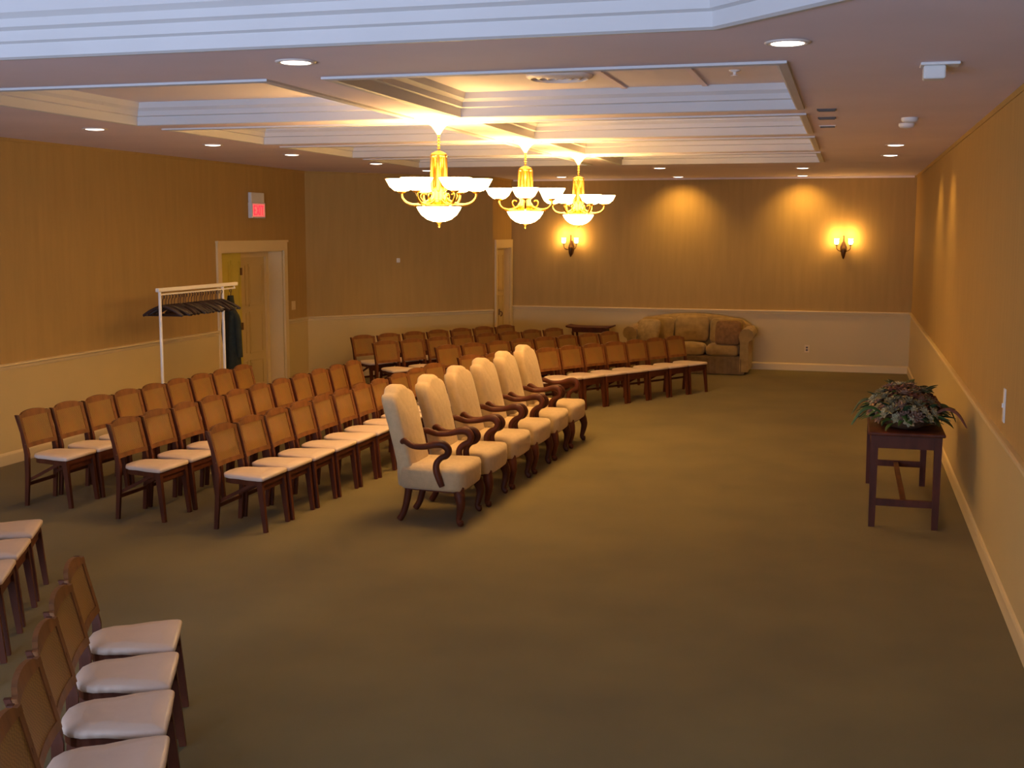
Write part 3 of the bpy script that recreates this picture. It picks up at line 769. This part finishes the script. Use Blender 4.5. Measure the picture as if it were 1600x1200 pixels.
for i, (x_, y_, lab) in enumerate(D):
    o = p0 if i == 0 else copy_tree(p0)
    o.location = (x_, y_, H); tag(o, lab, 'ceiling light', 'recessed downlights')
    wash = i in (9, 11); side = i in (12, 13)
    lamp('downlight_beam', 'SPOT', (x_, y_, H-.02), P_DOWN*(2.2 if wash else 1.15 if side else .65 if i == 1 else 1.35 if 1 < i < 7 else 1), WARM, (math.radians(30 if wash else 0), math.radians(-26 if side else 0), 0), spot_size=math.radians(112 if wash else 92 if side else 98), spot_blend=1.0, shadow_soft_size=.06)
# downlights behind the camera, out of the photograph, keep the near floor lit
# ------------------------------------------------------------------ ceiling and wall fittings
t = empty('ceiling_camera', (.43, 6.98, H), label='white box fitting hanging from the ceiling near the right wall', cat='ceiling fixture')
b = MB(); b.box(-.10, .10, -.07, .07, -.015, 0); soft(b.build('mounting_plate', PLAST, t), .004)
b = MB(); b.box(-.085, .03, -.05, .07, -.085, -.014); soft(b.build('housing', PLAST, t), .01)
for k, (x_, y_) in enumerate(((.42, 10.2), (.42, 10.73))):
    t = empty('smoke_detector', (x_, y_, H), label='round white ceiling detector near the right wall, '+('nearer one' if k == 0 else 'farther one'), cat='smoke detector', group='ceiling detectors')
    b = MB(); b.lathe([(.065, 0), (.065, -.018), (.055, -.032), (.02, -.04), (.001, -.041)], 20); b.build('cover', PLAST, t)
for k, (x_, y_) in enumerate(((-.2, 9.36), (-.21, 10.03), (-.22, 10.8))):
    t = empty('ceiling_vent', (x_, y_, H), label='small dark slot in the ceiling beside the coffers, '+['nearest', 'middle', 'farthest'][k]+' of three', cat='vent', group='dark ceiling slots')
    b = MB(); b.box(-.07, .07, -.06, .06, -.006, 0); b.build('frame', VENTG if k < 2 else OFF, t)
    b = MB()
    for j in range(4): b.box(-.06, .06, -.045+.028*j, -.033+.028*j, -.012, -.005)
    b.build('slats', VENTG, t)
t = empty('air_diffuser', (-1.97, 8.27, H+TD), label='round tan air diffuser inside the nearest right coffer', cat='vent')
b = MB()
for r_ in (.23, .17, .11, .05): b.lathe([(r_, 0), (r_, -.012), (r_-.03, -.03), (r_-.035, -.028), (r_-.015, 0)], 28, caps=False)
b.build('louvres', OFF, t)
t = empty('sprinkler', (-.78, 8.31, H+TD), label='small sprinkler head in the nearest right coffer', cat='sprinkler')
b = MB(); b.lathe([(.04, 0), (.038, -.006), (.012, -.012), (.010, -.03), (.026, -.034), (.024, -.038), (.001, -.038)], 16); b.build('head', OFF, t)

# exit sign over the double doorway (on the left wall)
t = empty('exit_sign', (XL, 15.28, 2.66), label='white exit sign with glowing red letters above the left doorway', cat='exit sign')
b = MB(); b.box(0, .05, -.19, .19, .03, .165); soft(b.build('canopy', PLAST, t), .006)
b = MB(); b.box(0, .06, -.20, .20, -.185, .03); soft(b.build('housing', PLAST, t), .008)
b = MB(); b.box(.058, .063, -.175, .175, -.165, .012); b.build('face', EXITW, t)
b = MB(); x0, x1 = .0625, .068
def rc(y0, y1, z0, z1): b.box(x0, x1, y0, y1, z0, z1)
za, zb, st = -.145, -.01, .018
y = -.155
rc(y, y+st, za, zb); rc(y, y+.062, za, za+st); rc(y, y+.055, (za+zb)/2-st/2, (za+zb)/2+st/2); rc(y, y+.062, zb-st, zb)
for s1 in (1, -1): b.bar((.065, -.075, za if s1 > 0 else zb), (.065, -.005, zb if s1 > 0 else za), .006, st, up=(1, 0, 0))
rc(.02, .02+st, za, zb)
rc(.06, .13, zb-st, zb); rc(.095-st/2, .095+st/2, za, zb)
b.build('letters', EXITR, t)

def plate(name, loc, rz, w_, h_, label, cat, m=PLAST, kind='switch'):
    t = empty(name, loc, rz, label, cat)
    b = MB(); b.box(0, .008, -w_/2, w_/2, -h_/2, h_/2); soft(b.build('cover_plate', m, t), .002)
    b = MB()
    if kind == 'switch': b.box(.008, .018, -.008, .008, -.014, .014)
    elif kind == 'outlet':
        b.box(.008, .011, -.017, .017, .008, .034); b.box(.008, .011, -.017, .017, -.034, -.008)
    else: b.box(.008, .03, -w_*.38, w_*.38, -h_*.38, h_*.38)
    b.build({'switch': 'toggle', 'outlet': 'socket'}.get(kind, 'cover'), VENTG if kind == 'outlet' else m, t)
plate('light_switch', (XL, 16.42, 1.20), 0, .12, .13, 'ivory switch plate beside the left doorway casing', 'switch', TRIMW)
plate('light_switch', (XR, 8.27, 1.19), PI, .08, .22, 'tall white switch plate on the right wall above the rail', 'switch')
plate('power_outlet', (-.63, YB-.012, .37), -PI/2, .075, .12, 'wall outlet low on the back wall right of the sofa', 'outlet', TRIMW, 'outlet')
a_ = math.atan2(19.394-16.888, -5.743+7.963)
plate('thermostat', (-6.921, 18.065, 1.84), a_-PI/2, .055, .07, 'small white thermostat high on the angled wall', 'thermostat', PLAST, 'box')
